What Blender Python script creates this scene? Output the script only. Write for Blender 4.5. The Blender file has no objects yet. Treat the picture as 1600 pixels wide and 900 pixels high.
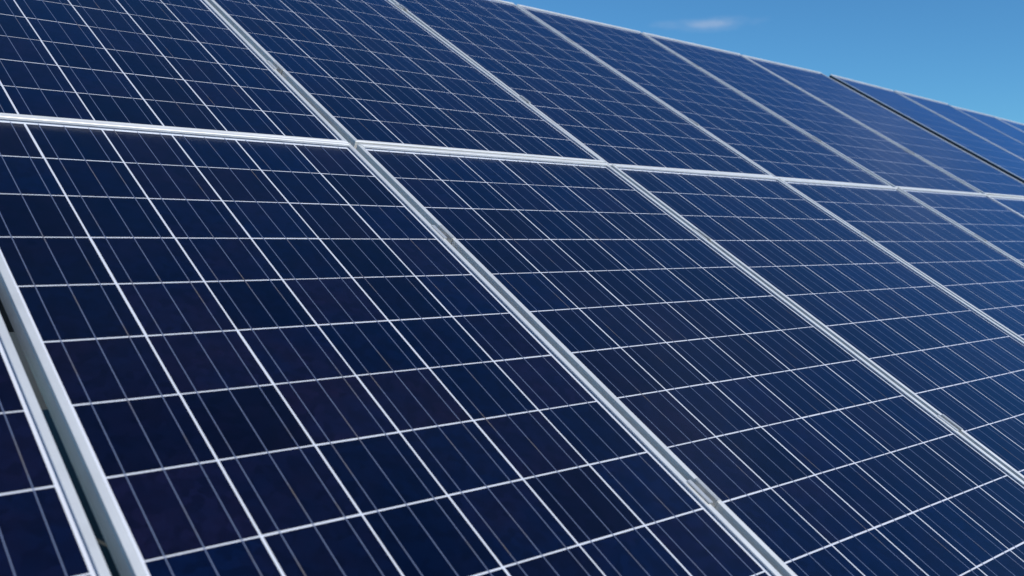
import bpy, bmesh, math, random
from mathutils import Vector, Matrix

random.seed(11)
sc = bpy.context.scene
R = math.radians

# ------------------------------------------------------------------ frame of reference
# The array plane: u runs along the array, v up its slope, n out of the glass.
TILT = 0.5433
ORIGIN = Vector((0.0, 0.0, 1.32))
UX = Vector((1, 0, 0))
VX = Vector((0, math.cos(TILT), math.sin(TILT)))
NX = Vector((0, -math.sin(TILT), math.cos(TILT)))
def plane(u, v, n=0.0):
    return ORIGIN + UX * u + VX * v + NX * n

# ------------------------------------------------------------------ camera
YAW, PITCH = 0.7497, 0.0431
CAM_LOC = ORIGIN + Vector((-0.4433, -2.325, -0.2573))
fwd = Vector((math.sin(YAW) * math.cos(PITCH), math.cos(YAW) * math.cos(PITCH), -math.sin(PITCH)))
rgt = Vector((math.cos(YAW), -math.sin(YAW), 0))
up = rgt.cross(fwd)
cam = bpy.data.cameras.new('camera')
cam_o = bpy.data.objects.new('camera', cam)
sc.collection.objects.link(cam_o)
cam_o.matrix_world = Matrix(((rgt.x, up.x, -fwd.x, CAM_LOC.x), (rgt.y, up.y, -fwd.y, CAM_LOC.y),
                             (rgt.z, up.z, -fwd.z, CAM_LOC.z), (0, 0, 0, 1)))
F_PX = 1518.17
cam.sensor_width = 36.0
cam.lens = F_PX / 1600 * 36
cam.shift_x = -66.2 / 1600
cam.shift_y = -3.55 / 1600
cam.clip_start = 0.05
cam.clip_end = 6000
cam.dof.use_dof = True
cam.dof.focus_distance = 2.55
cam.dof.aperture_fstop = 4.6
sc.camera = cam_o

# ------------------------------------------------------------------ sun and sky
SUN_EL, SUN_AZ = R(40), R(11)          # azimuth measured from the array's front towards its right end
sun_dir = Vector((math.cos(SUN_EL) * math.sin(SUN_AZ), -math.cos(SUN_EL) * math.cos(SUN_AZ), math.sin(SUN_EL)))
sl = bpy.data.lights.new('sun', 'SUN')
sl.energy = 4.1
sl.angle = R(0.5)
sl.color = (1.0, 0.95, 0.87)
so = bpy.data.objects.new('sun', sl)
so.rotation_euler = sun_dir.to_track_quat('Z', 'Y').to_euler()
so.location = (0, 0, 30)
sc.collection.objects.link(so)

world = bpy.data.worlds.new('World')
sc.world = world
world.use_nodes = True
wt = world.node_tree
wt.nodes.clear()
def wn(kind, **kw):
    n = wt.nodes.new(kind)
    for k, v in kw.items():
        setattr(n, k, v)
    return n
sky = wn('ShaderNodeTexSky', sky_type='NISHITA', sun_disc=False)
sky.sun_elevation = SUN_EL
sky.sun_rotation = math.atan2(sun_dir.x, sun_dir.y)
sky.altitude = 300
sky.air_density = 1.0
sky.dust_density = 0.0
sky.ozone_density = 3.0
bg = wn('ShaderNodeBackground')
bg.inputs['Strength'].default_value = 0.124
wo = wn('ShaderNodeOutputWorld')
tc = wn('ShaderNodeTexCoord')
def vmath(op, a, b=None):
    n = wn('ShaderNodeVectorMath', operation=op)
    if hasattr(a, 'is_linked') or hasattr(a, 'links'): wt.links.new(a, n.inputs[0])
    else: n.inputs[0].default_value = a
    if b is not None:
        if hasattr(b, 'links'): wt.links.new(b, n.inputs[1])
        else: n.inputs[1].default_value = b
    return n
def fmath(op, a, b=None, clamp=False):
    n = wn('ShaderNodeMath', operation=op, use_clamp=clamp)
    for i, x in enumerate((a, b)):
        if x is None: continue
        if hasattr(x, 'links'): wt.links.new(x, n.inputs[i])
        else: n.inputs[i].default_value = x
    return n.outputs[0]
direction = tc.outputs['Generated']
wnoise = wn('ShaderNodeTexNoise')
wnoise.inputs['Scale'].default_value = 26
wnoise.inputs['Detail'].default_value = 7
wnoise.inputs['Roughness'].default_value = 0.57
stretch = wn('ShaderNodeMapping')
stretch.inputs['Scale'].default_value = (1.0, 1.0, 3.2)
wt.links.new(direction, stretch.inputs['Vector'])
wt.links.new(stretch.outputs[0], wnoise.inputs['Vector'])
# thin fair-weather wisps: (azimuth from +Y towards +X, elevation, half width, half height, opacity)
clouds = [(51.8, 12.45, 3.0, 0.46, 0.30), (72, 22, 9, 4.5, 0.20), (82, 40, 13, 6, 0.20), (150, 36, 12, 4, 0.3),  # third wisp is out of view, added for a sheen on the middle panels
          (-60, 24, 9, 2.4, 0.35), (-140, 30, 12, 3.5, 0.35)]
mask = None
for az, el, hw, hh, op in clouds:
    d = Vector((math.sin(R(az)) * math.cos(R(el)), math.cos(R(az)) * math.cos(R(el)), math.sin(R(el))))
    r_ = Vector((math.cos(R(az)), -math.sin(R(az)), 0))
    u_ = r_.cross(d)
    x = fmath('DIVIDE', vmath('DOT_PRODUCT', direction, r_).outputs['Value'], math.sin(R(hw)))
    y = fmath('DIVIDE', vmath('DOT_PRODUCT', direction, u_).outputs['Value'], math.sin(R(hh)))
    front = fmath('GREATER_THAN', vmath('DOT_PRODUCT', direction, d).outputs['Value'], 0.3)
    rr = fmath('SQRT', fmath('ADD', fmath('MULTIPLY', x, x), fmath('MULTIPLY', y, y)))
    fall = fmath('SUBTRACT', 1.15, rr)
    warp = fmath('MULTIPLY', fmath('SUBTRACT', wnoise.outputs['Fac'], 0.5), 1.7)
    m = fmath('ADD', fall, warp, True)
    m = fmath('MULTIPLY', fmath('MULTIPLY', m, m), fmath('MULTIPLY', front, op))
    m = fmath('MULTIPLY', m, fmath('LESS_THAN', rr, 2.2))
    mask = m if mask is None else fmath('MAXIMUM', mask, m)
mix = wn('ShaderNodeMix', data_type='RGBA')
wt.links.new(mask, mix.inputs['Factor'])
# clear, polarised autumn blue
tint = vmath('MULTIPLY', sky.outputs[0], (0.365, 0.745, 0.965))
wt.links.new(tint.outputs[0], mix.inputs['A'])
mix.inputs['B'].default_value = (4.9, 5.2, 6.1, 1)
wt.links.new(mix.outputs['Result'], bg.inputs['Color'])
wt.links.new(bg.outputs[0], wo.inputs['Surface'])

sc.view_settings.view_transform = 'Standard'
sc.view_settings.look = 'None'
sc.view_settings.exposure = 0.0
sc.view_settings.gamma = 1.0
sc.render.engine = 'CYCLES'
sc.cycles.max_bounces = 5
sc.cycles.diffuse_bounces = 3
sc.cycles.glossy_bounces = 3
sc.cycles.transparent_max_bounces = 24
sc.render.resolution_x, sc.render.resolution_y = 1024, 576

# ------------------------------------------------------------------ materials
class Mat:
    def __init__(self, name):
        self.m = bpy.data.materials.new(name)
        self.m.use_nodes = True
        self.t = self.m.node_tree
        self.t.nodes.clear()
        self.out = self.n('ShaderNodeOutputMaterial')
    def n(self, kind, **kw):
        n = self.t.nodes.new(kind)
        for k, v in kw.items():
            setattr(n, k, v)
        return n
    def l(self, a, b):
        self.t.links.new(a, b)
    def math(self, op, a, b=None, clamp=False):
        n = self.n('ShaderNodeMath', operation=op, use_clamp=clamp)
        for i, x in enumerate((a, b)):
            if x is None: continue
            if hasattr(x, 'links'): self.l(x, n.inputs[i])
            else: n.inputs[i].default_value = x
        return n.outputs[0]
    def mixc(self, f, a, b):
        n = self.n('ShaderNodeMix', data_type='RGBA')
        for k, x in (('Factor', f), ('A', a), ('B', b)):
            s = n.inputs[k]
            if hasattr(x, 'links'): self.l(x, s)
            elif k == 'Factor': s.default_value = x
            else: s.default_value = (*x, 1)
        return n.outputs['Result']
    def noise(self, vec, scale, detail=3, rough=0.5):
        n = self.n('ShaderNodeTexNoise')
        n.inputs['Scale'].default_value = scale
        n.inputs['Detail'].default_value = detail
        n.inputs['Roughness'].default_value = rough
        if vec is not None: self.l(vec, n.inputs['Vector'])
        return n.outputs['Fac']
    def rng(self, x, a, b, c=0.0, d=1.0):
        n = self.n('ShaderNodeMapRange')
        self.l(x, n.inputs[0])
        for i, v in enumerate((a, b, c, d)): n.inputs[i + 1].default_value = v
        return n.outputs[0]

def cell_material():
    M = Mat('polycrystalline silicon')
    info = M.n('ShaderNodeObjectInfo')
    tc = M.n('ShaderNodeTexCoord')
    rnd = info.outputs['Random']
    off = M.n('ShaderNodeCombineXYZ')
    M.l(M.math('MULTIPLY', rnd, 37.0), off.inputs[0])
    M.l(M.math('MULTIPLY', rnd, 91.0), off.inputs[1])
    add = M.n('ShaderNodeVectorMath', operation='ADD')
    M.l(tc.outputs['Object'], add.inputs[0])
    M.l(off.outputs[0], add.inputs[1])
    vec = add.outputs[0]
    vor = M.n('ShaderNodeTexVoronoi', feature='F1')
    vor.inputs['Scale'].default_value = 62
    M.l(vec, vor.inputs['Vector'])
    grain = M.n('ShaderNodeSeparateColor')
    M.l(vor.outputs['Color'], grain.inputs[0])
    big = M.noise(vec, 9.0, 2)
    wn_ = M.n('ShaderNodeTexWhiteNoise', noise_dimensions='1D')
    M.l(rnd, wn_.inputs['W'])
    # blue to violet drift of the antireflective coating, cell by cell and across each cell
    hue = M.math('ADD', M.math('MULTIPLY', M.rng(big, 0.35, 0.75), 0.65), M.rng(wn_.outputs['Value'], 0, 1, -0.34, 0.50), True)
    col = M.mixc(hue, (0.0005, 0.0026, 0.0140), (0.0038, 0.0027, 0.0094))
    gv = M.rng(grain.outputs[0], 0, 1, 0.70, 1.30)
    cv = M.rng(rnd, 0, 1, 0.58, 1.42)
    k = M.math('MULTIPLY', gv, cv)
    sc_ = M.n('ShaderNodeVectorMath', operation='SCALE')
    M.l(col, sc_.inputs[0])
    M.l(k, sc_.inputs['Scale'])
    b = M.n('ShaderNodeBsdfPrincipled')
    M.l(sc_.outputs[0], b.inputs['Base Color'])
    b.inputs['Roughness'].default_value = 0.28
    b.inputs['Specular IOR Level'].default_value = 0.18
    b.inputs['Specular Tint'].default_value = (0.16, 0.28, 1.0, 1)   # silicon nitride coating reflects blue
    M.l(b.outputs[0], M.out.inputs['Surface'])
    return M.m

def glass_material():
    M = Mat('low iron solar glass')
    g = M.n('ShaderNodeNewGeometry')
    ior = M.rng(g.outputs['Backfacing'], 0, 1, 1.34, 1 / 1.34)
    fr = M.n('ShaderNodeFresnel')
    M.l(ior, fr.inputs['IOR'])
    tc = M.n('ShaderNodeTexCoord')
    # film of dust, thin and uneven
    n1 = M.noise(tc.outputs['Object'], 2.3, 5, 0.6)
    rough = M.rng(n1, 0.3, 0.7, 0.05, 0.09)
    gl = M.n('ShaderNodeBsdfGlossy')
    gl.inputs['Color'].default_value = (0.55, 0.68, 1.0, 1)   # blue residual reflection of the antireflective coating
    M.l(rough, gl.inputs['Roughness'])
    tr = M.n('ShaderNodeBsdfTransparent')
    tr.inputs['Color'].default_value = (0.985, 0.992, 0.988, 1)
    mx = M.n('ShaderNodeMixShader')
    M.l(fr.outputs[0], mx.inputs[0])
    M.l(tr.outputs[0], mx.inputs[1])
    M.l(gl.outputs[0], mx.inputs[2])
    df = M.n('ShaderNodeBsdfDiffuse')
    df.inputs['Color'].default_value = (0.42, 0.40, 0.36, 1)
    mx2 = M.n('ShaderNodeMixShader')
    M.l(M.rng(n1, 0.35, 0.75, 0.0, 0.005), mx2.inputs[0])
    M.l(mx.outputs[0], mx2.inputs[1])
    M.l(df.outputs[0], mx2.inputs[2])
    M.l(mx2.outputs[0], M.out.inputs['Surface'])
    return M.m

def aluminium(name, base, rough, aniso, axis=(1, 0, 0)):
    M = Mat(name)
    tc = M.n('ShaderNodeTexCoord')
    g = M.n('ShaderNodeNewGeometry')
    ax = M.n('ShaderNodeVectorTransform', vector_type='VECTOR', convert_from='OBJECT', convert_to='WORLD')
    ax.inputs[0].default_value = axis
    cr = M.n('ShaderNodeVectorMath', operation='CROSS_PRODUCT')
    M.l(g.outputs['Normal'], cr.inputs[0])
    M.l(ax.outputs[0], cr.inputs[1])
    mp = M.n('ShaderNodeMapping')
    mp.inputs['Scale'].default_value = (6, 900, 900) if axis[0] else (60, 60, 60)
    M.l(tc.outputs['Object'], mp.inputs['Vector'])
    streak = M.noise(mp.outputs[0], 1.0, 3)
    blot = M.noise(tc.outputs['Object'], 9.0, 5, 0.65)
    col = M.mixc(M.rng(blot, 0.35, 0.75), base, tuple(c * 0.86 for c in base))
    b = M.n('ShaderNodeBsdfPrincipled')
    M.l(col, b.inputs['Base Color'])
    b.inputs['Metallic'].default_value = 0.57
    M.l(M.rng(streak, 0.3, 0.7, rough - 0.05, rough + 0.05), b.inputs['Roughness'])
    b.inputs['Anisotropic'].default_value = aniso
    M.l(cr.outputs[0], b.inputs['Tangent'])
    M.l(b.outputs[0], M.out.inputs['Surface'])
    return M.m

def simple(name, col, rough, metal=0.0, noise_scale=30, var=0.15, spec=0.5):
    M = Mat(name)
    tc = M.n('ShaderNodeTexCoord')
    f = M.noise(tc.outputs['Object'], noise_scale, 5, 0.6)
    c = M.mixc(M.rng(f, 0.3, 0.7), tuple(x * (1 - var) for x in col), tuple(min(1, x * (1 + var)) for x in col))
    b = M.n('ShaderNodeBsdfPrincipled')
    M.l(c, b.inputs['Base Color'])
    b.inputs['Roughness'].default_value = rough
    b.inputs['Metallic'].default_value = metal
    b.inputs['Specular IOR Level'].default_value = spec
    M.l(b.outputs[0], M.out.inputs['Surface'])
    return M.m

def ribbon_material():
    M = Mat('tinned copper ribbon')
    info = M.n('ShaderNodeObjectInfo')
    tc = M.n('ShaderNodeTexCoord')
    off = M.n('ShaderNodeCombineXYZ')
    M.l(M.math('MULTIPLY', info.outputs['Random'], 53.0), off.inputs[1])
    add = M.n('ShaderNodeVectorMath', operation='ADD')
    M.l(tc.outputs['Object'], add.inputs[0])
    M.l(off.outputs[0], add.inputs[1])
    f = M.noise(add.outputs[0], 7.0, 3)
    col = M.mixc(M.rng(f, 0.55, 0.70), (0.20, 0.24, 0.37), (0.25, 0.18, 0.11))
    b = M.n('ShaderNodeBsdfPrincipled')
    M.l(col, b.inputs['Base Color'])
    b.inputs['Metallic'].default_value = 0.55
    b.inputs['Roughness'].default_value = 0.5
    M.l(b.outputs[0], M.out.inputs['Surface'])
    return M.m

def ground_material():
    M = Mat('mown meadow')
    tc = M.n('ShaderNodeTexCoord')
    a = M.noise(tc.outputs['Object'], 0.6, 6, 0.6)
    b_ = M.noise(tc.outputs['Object'], 25.0, 5, 0.7)
    c1 = M.mixc(M.rng(a, 0.35, 0.65), (0.032, 0.034, 0.028), (0.048, 0.047, 0.042))
    c2 = M.mixc(M.rng(b_, 0.3, 0.7, 0, 0.6), c1, (0.020, 0.024, 0.014))
    b = M.n('ShaderNodeBsdfPrincipled')
    M.l(c2, b.inputs['Base Color'])
    b.inputs['Roughness'].default_value = 0.95
    bp = M.n('ShaderNodeBump')
    bp.inputs['Strength'].default_value = 0.6
    M.l(b_, bp.inputs['Height'])
    M.l(bp.outputs[0], b.inputs['Normal'])
    M.l(b.outputs[0], M.out.inputs['Surface'])
    return M.m

M_CELL = cell_material()
M_GLASS = glass_material()
M_FRAME = aluminium('anodised frame aluminium', (0.90, 0.89, 0.865), 0.50, 0.30)
M_CLAMP = aluminium('raw clamp aluminium', (0.70, 0.70, 0.69), 0.40, 0.3, (0, 1, 0))
M_BACK = simple('white backsheet', (0.62, 0.64, 0.72), 0.6, 0.0, 14, 0.03, 0.3)
M_RIBBON = ribbon_material()
M_BOLT = simple('stainless bolt', (0.38, 0.36, 0.34), 0.35, 1.0, 120, 0.2)
M_STEEL = simple('galvanised steel', (0.42, 0.43, 0.44), 0.5, 0.7, 18, 0.22)
M_BLACK = simple('black plastic', (0.02, 0.02, 0.02), 0.5, 0.0, 40, 0.1)
M_SHADE = simple('painted shade', (0.06, 0.07, 0.088), 0.8, 0.0, 40, 0.15, 0.2)  # shade of the far array's end face, put into a colour
M_GROUND = ground_material()

# ------------------------------------------------------------------ mesh helpers
def add_box(bm, x0, x1, y0, y1, z0, z1):
    vs = [bm.verts.new((x, y, z)) for z in (z0, z1) for y in (y0, y1) for x in (x0, x1)]
    for f in ((0, 2, 3, 1), (4, 5, 7, 6), (0, 1, 5, 4), (2, 6, 7, 3), (0, 4, 6, 2), (1, 3, 7, 5)):
        bm.faces.new([vs[i] for i in f])
def add_cyl(bm, x, y, z0, z1, r, seg=6):
    lo = [bm.verts.new((x + r * math.cos(2 * math.pi * i / seg), y + r * math.sin(2 * math.pi * i / seg), z0)) for i in range(seg)]
    hi = [bm.verts.new((v.co.x, v.co.y, z1)) for v in lo]
    bm.faces.new(lo[::-1]); bm.faces.new(hi)
    for i in range(seg):
        bm.faces.new((lo[i], lo[(i + 1) % seg], hi[(i + 1) % seg], hi[i]))
def mesh(name, bm, mat):
    bmesh.ops.recalc_face_normals(bm, faces=bm.faces)
    me = bpy.data.meshes.new(name)
    bm.to_mesh(me); bm.free()
    me.materials.append(mat)
    return me
def box_mesh(name, mat, *b):
    bm = bmesh.new(); add_box(bm, *b)
    return mesh(name, bm, mat)
def obj(name, data, parent=None, loc=(0, 0, 0), rot=(0, 0, 0)):
    if data is not None and data.users: data = data.copy()   # own copy: renders much faster than instances of tiny meshes
    o = bpy.data.objects.new(name, data)
    sc.collection.objects.link(o)
    o.location = loc
    o.rotation_euler = rot
    if parent is not None: o.parent = parent
    return o
def tag(o, label, cat, group=None):
    o['label'] = label; o['category'] = cat
    if group: o['group'] = group
    return o

# ------------------------------------------------------------------ ground
bm = bmesh.new()
seg = 48
c = bm.verts.new((0, 0, 0))
prev = None
rings = []
for r in (8, 40, 200, 1000, 3000):
    rings.append([bm.verts.new((r * math.cos(2 * math.pi * i / seg), r * math.sin(2 * math.pi * i / seg), 0)) for i in range(seg)])
for i in range(seg):
    bm.faces.new((c, rings[0][i], rings[0][(i + 1) % seg]))
    for a, b in zip(rings, rings[1:]):
        bm.faces.new((a[i], b[i], b[(i + 1) % seg], a[(i + 1) % seg]))
g = obj('ground', mesh('ground', bm, M_GROUND))
g['kind'] = 'structure'

# ------------------------------------------------------------------ one photovoltaic panel
PITCH_C = 0.159                  # cell pitch
CELL_U, CELL_V = 0.1548, 0.1555  # cell size: the gaps along the slope are a little wider
NU, NV = 6, 12
PW, PH = 0.9882, 1.944           # outer size of the frame
DU, DV = 1.0098, 1.957          # spacing of panels along and up the array
LIP = 0.0125
TOP = 0.0068
DEEP = -0.034

def frame_side_mesh(length, r, TOP=TOP):
    # local x runs along the side, local y inward from the outer face, mitred at both ends
    prof = [(0.0, DEEP), (0.0, TOP - 0.0078), (0.0009, TOP - 0.0074), (0.0009, TOP - 0.0058), (0.0, TOP - 0.0054), (0.0, TOP - r), (r * 0.12, TOP - r * 0.5), (r * 0.5, TOP - r * 0.12), (r, TOP),
            (LIP - r, TOP), (LIP - r * 0.5, TOP - r * 0.12), (LIP - r * 0.12, TOP - r * 0.5), (LIP, TOP - r), (LIP, 0.0040),
            (0.0020, 0.0040), (0.0020, DEEP + 0.0020), (0.024, DEEP + 0.0020), (0.024, DEEP)]
    bm = bmesh.new()
    a = [bm.verts.new((-length / 2 + y + 0.0002, y, z)) for y, z in prof]
    b = [bm.verts.new((length / 2 - y - 0.0002, y, z)) for y, z in prof]
    k = len(prof)
    for i in range(k):
        bm.faces.new((a[i], b[i], b[(i + 1) % k], a[(i + 1) % k]))
    bm.faces.new(a); bm.faces.new(b[::-1])
    me = mesh('frame_side', bm, M_FRAME)
    me.polygons.foreach_set('use_smooth', [True] * len(me.polygons))
    me.set_sharp_from_angle(angle=R(40))
    return me
ME_LONG = frame_side_mesh(PH, 0.0008)
ME_TOP = frame_side_mesh(PW, 0.0017, TOP + 0.0032)   # the upper side stands a little prouder
ME_SHORT = frame_side_mesh(PW, 0.0017)
ME_CELL = box_mesh('cell', M_CELL, -CELL_U / 2, CELL_U / 2, -CELL_V / 2, CELL_V / 2, -0.0003, 0.0)
ME_RIBBON = box_mesh('busbar_ribbon', M_RIBBON, -0.0008, 0.0008, -NV * PITCH_C / 2 - 0.004, NV * PITCH_C / 2 + 0.004, 0.00005, 0.0003)
bm = bmesh.new()   # glass bonded to the cells: its lower face is an optical joint and reflects nothing
add_box(bm, -PW / 2 + 0.003, PW / 2 - 0.003, -PH / 2 + 0.003, PH / 2 - 0.003, 0.0007, 0.0038)
bmesh.ops.recalc_face_normals(bm, faces=bm.faces)
bmesh.ops.delete(bm, geom=[f for f in bm.faces if f.normal.z < -0.5], context='FACES_ONLY')
ME_GLASS = bpy.data.meshes.new('glass_pane')
bm.to_mesh(ME_GLASS); bm.free()
ME_GLASS.materials.append(M_GLASS)
ME_BACK = box_mesh('backsheet', M_BACK, -PW / 2 + 0.003, PW / 2 - 0.003, -PH / 2 + 0.003, PH / 2 - 0.003, -0.0014, -0.0004)
bm = bmesh.new()
add_box(bm, -0.055, 0.055, PH / 2 - 0.19, PH / 2 - 0.09, -0.024, -0.0016)
add_box(bm, -0.045, 0.045, PH / 2 - 0.18, PH / 2 - 0.10, -0.028, -0.0242)
ME_JBOX = mesh('junction_box', bm, M_BLACK)

def panel(u, v, n, rot, label, group):
    root = obj('solar_panel', None)
    jit = Matrix.Rotation(random.gauss(0, 0.0022), 4, 'X') @ Matrix.Rotation(random.gauss(0, 0.0022), 4, 'Y') @ Matrix.Rotation(random.gauss(0, 0.0006), 4, 'Z')
    root.matrix_world = Matrix.Translation(plane(u, v, n)) @ rot @ jit
    root.empty_display_size = 0.1
    tag(root, label, 'solar panel', group)
    back = obj('backsheet', ME_BACK, root)
    for j in range(NV):
        for i in range(NU):
            obj('cell', ME_CELL, root, ((i - (NU - 1) / 2) * PITCH_C + random.gauss(0, 0.00025), (j - (NV - 1) / 2) * PITCH_C + random.gauss(0, 0.00025), 0),
                (0, 0, random.choice((0, math.pi)) + random.gauss(0, 0.0008)))
    for i in range(NU):
        for k in (-1, 0, 1):
            obj('busbar_ribbon', ME_RIBBON, root, ((i - (NU - 1) / 2) * PITCH_C + k * 0.0520, 0, 0))
    obj('glass_pane', ME_GLASS, root)
    obj('frame_side', ME_SHORT, root, (0, -PH / 2, 0), (0, 0, 0))
    obj('frame_side', ME_TOP, root, (0, PH / 2, 0), (0, 0, math.pi))
    obj('frame_side', ME_LONG, root, (PW / 2, 0, 0), (0, 0, math.pi / 2))
    obj('frame_side', ME_LONG, root, (-PW / 2, 0, 0), (0, 0, -math.pi / 2))
    obj('junction_box', ME_JBOX, back)
    return root

TABLE = Matrix.Rotation(TILT, 4, 'X')
U0 = 3 * PITCH_C + 0.0           # centre of the panel whose first cell edge is u = 0
SEAM0 = U0 + DU / 2
V_LO = -6 * PITCH_C
V_UP = V_LO + DV
ordinal = ['first', 'second', 'third', 'fourth', 'fifth', 'sixth', 'seventh']
low_lab = {-1: 'sliver of a lower-row solar panel cut off by the left edge, beside the dark gap',
           0: 'large dark navy lower-row solar panel right of the dark gap at left',
           1: 'lower-row solar panel in the middle, between the first and second full seams',
           2: 'lower-row solar panel right of the second full seam, reaching the right edge',
           3: 'lower-row solar panel right of the third seam, a narrow wedge at the right edge',
           4: 'lower-row solar panel right of the fourth seam, small triangle at the right edge',
           5: 'last lower-row panel of the near array, tiny corner under the white rail at right'}
up_lab = {-1: 'upper-row solar panel beyond the upper left corner of the picture',
          0: 'upper-row solar panel at the upper left, left of the first full seam',
          1: 'upper-row solar panel between the first and second full seams',
          2: 'upper-row solar panel between the second and third seams, its top edge against the sky',
          3: 'upper-row solar panel between the third and fourth seams, under the sky',
          4: 'upper-row solar panel between the fourth and fifth seams, under the small cloud',
          5: 'last upper-row panel of the near array, beside the dark break to the next array'}
for k in range(-1, 6):
    du, dv = random.gauss(0, 0.0006), random.gauss(0, 0.0012)
    panel(U0 + k * DU + du - (0.004 if k < 0 else 0), V_LO + dv, 0, TABLE, low_lab[k], 'panels of the near array')
    dv = random.gauss(0, 0.0012)
    panel(U0 + k * DU - du, V_UP + dv, 0, TABLE, up_lab[k], 'panels of the near array')

# the next array starts after a break and follows the falling ground
GRADE = -0.0190
T2_U = 6.155
T2_TOP = 1.975
TABLE2 = TABLE @ Matrix.Rotation(-GRADE, 4, 'Y') @ Matrix.Rotation(0.005, 4, 'Z')
far_lab = ['first upper-row panel of the far array, right of the dark break',
           'second upper-row panel of the far array, counted from the dark break',
           'third upper-row panel of the far array, paler with reflected cloud',
           'fourth upper-row panel of the far array, near the right edge of the picture',
           'fifth upper-row panel of the far array, smallest wedge at the right edge']
far_low = ['lower-row panel of the far array, first below the dark break',
           'lower-row panel of the far array, second from the dark break',
           'lower-row panel of the far array, third from the dark break',
           'lower-row panel of the far array, fourth from the dark break',
           'lower-row panel of the far array, fifth from the dark break']
ME_SHADE = box_mesh('shade_strip', M_SHADE, -PW / 2 - 0.0032, -PW / 2 - 0.0004, -PH / 2 + 0.002, PH / 2 - 0.002, DEEP, TOP - 0.0048)  # added dark strip stands in for shade on the end frame's outer face
for k in range(5):
    uu = (k + 0.5) * DU - 0.010
    for p in (panel(T2_U + uu, T2_TOP - PH / 2 + 0.005 * uu, GRADE * uu, TABLE2, far_lab[k], 'panels of the far array'),
              panel(T2_U + uu, T2_TOP - PH / 2 - DV + 0.005 * uu, GRADE * uu, TABLE2, far_low[k], 'panels of the far array')):
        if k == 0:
            obj('shade_strip', ME_SHADE, p)['label'] = 'strip of painted shade along the end of the array'

# ------------------------------------------------------------------ clamps in the seams
GAP = DU - PW
def clamp_meshes():
    L = 0.031
    bm = bmesh.new()
    w = GAP / 2 - 0.0016
    t0, t1 = TOP + 0.0003, TOP + 0.0030
    add_box(bm, -w - 0.0065, -w, -L, L, t0, t1)             # flange on the left frame
    add_box(bm, w, w + 0.0065, -L, L, t0, t1)               # flange on the right frame
    add_box(bm, -w + 0.0002, -w + 0.0024, -L, L, -0.016, t1 - 0.0004)
    add_box(bm, w - 0.0024, w - 0.0002, -L, L, -0.016, t1 - 0.0004)
    add_box(bm, -w + 0.0026, w - 0.0026, -L, L, -0.016, -0.013)
    body = mesh('clamp_body', bm, M_CLAMP)
    bm = bmesh.new()
    add_cyl(bm, 0, 0, -0.0128, -0.0045, 0.0058, 14)
    add_cyl(bm, 0, 0, -0.15, -0.0162, 0.0036, 8)
    return body, mesh('bolt', bm, M_BOLT)
ME_CLAMP, ME_BOLT = clamp_meshes()
def in_view(p):
    d = p - CAM_LOC
    z = d.dot(fwd)
    x = 866.2 + F_PX * d.dot(rgt) / z
    y = 446.4 - F_PX * d.dot(up) / z
    return -30 < x < 1630 and -30 < y < 930
seam_name = ['first full seam', 'second full seam', 'third seam', 'fourth seam', 'fifth seam']
for k in range(5):
    for v, where in ((-1.400, 'low in the lower row'), (-0.455, 'lower row, just below the white rail'),
                     (0.548, 'upper row, just above the white rail'), (1.490, 'near the top edge of the upper row')):
        p = plane(SEAM0 + k * DU, v)
        if not in_view(p): continue
        c = obj('panel_clamp', None)
        c.matrix_world = Matrix.Translation(p) @ TABLE
        c.empty_display_size = 0.05
        tag(c, 'metal clamp in the %s, %s' % (seam_name[k], where), 'clamp', 'clamps between the panels')
        obj('clamp_body', ME_CLAMP, c)
        obj('bolt', ME_BOLT, c)

# ------------------------------------------------------------------ mounting structures under both arrays
def structure(u_a, u_b, grade, label):
    root = obj('mounting_structure', None)
    root.location = (u_a, 0, 0)
    tag(root, label, 'mounting frame')
    rot = TABLE @ Matrix.Rotation(-grade, 4, 'Y')
    L = u_b - u_a
    for v in (-1.400, -0.455, 0.548, 1.490):
        bm = bmesh.new()
        add_box(bm, 0, L, -0.03, 0.03, -0.094, -0.090)
        add_box(bm, 0, L, -0.03, -0.026, -0.20, -0.0942)
        add_box(bm, 0, L, -0.0258, 0.03, -0.20, -0.196)
        o = obj('purlin', mesh('purlin', bm, M_STEEL), root)
        o.matrix_parent_inverse = Matrix.Identity(4)
        o.matrix_local = Matrix.Translation(plane(0, v)) @ rot
    m = max(2, round(L / 2.6) + 1)
    for i in range(m):
        u = 0.5 + (L - 1.0) * i / (m - 1)
        bm = bmesh.new()
        add_box(bm, -0.04, 0.04, -1.85, 1.85, -0.32, -0.202)
        o = obj('rafter', mesh('rafter', bm, M_STEEL), root)
        o.matrix_local = Matrix.Translation(plane(u, 0.03, grade * u)) @ rot
        for v in (-1.0, 1.1):
            h = plane(0, v, grade * u - 0.323).z
            bm = bmesh.new()
            add_box(bm, -0.05, 0.05, -0.05, 0.05, -0.3, h)
            q = plane(u, v, -0.323)
            obj('post', mesh('post', bm, M_STEEL), root, (q.x, q.y, 0))
    return root
structure(U0 - 1.5 * DU + 0.02, U0 + 5.5 * DU - 0.02, 0.0, 'galvanised steel mounting frame seen through the dark gap at lower left')
structure(T2_U + 0.02, T2_U + 5 * DU - 0.04, GRADE, 'galvanised steel mounting frame under the far array')
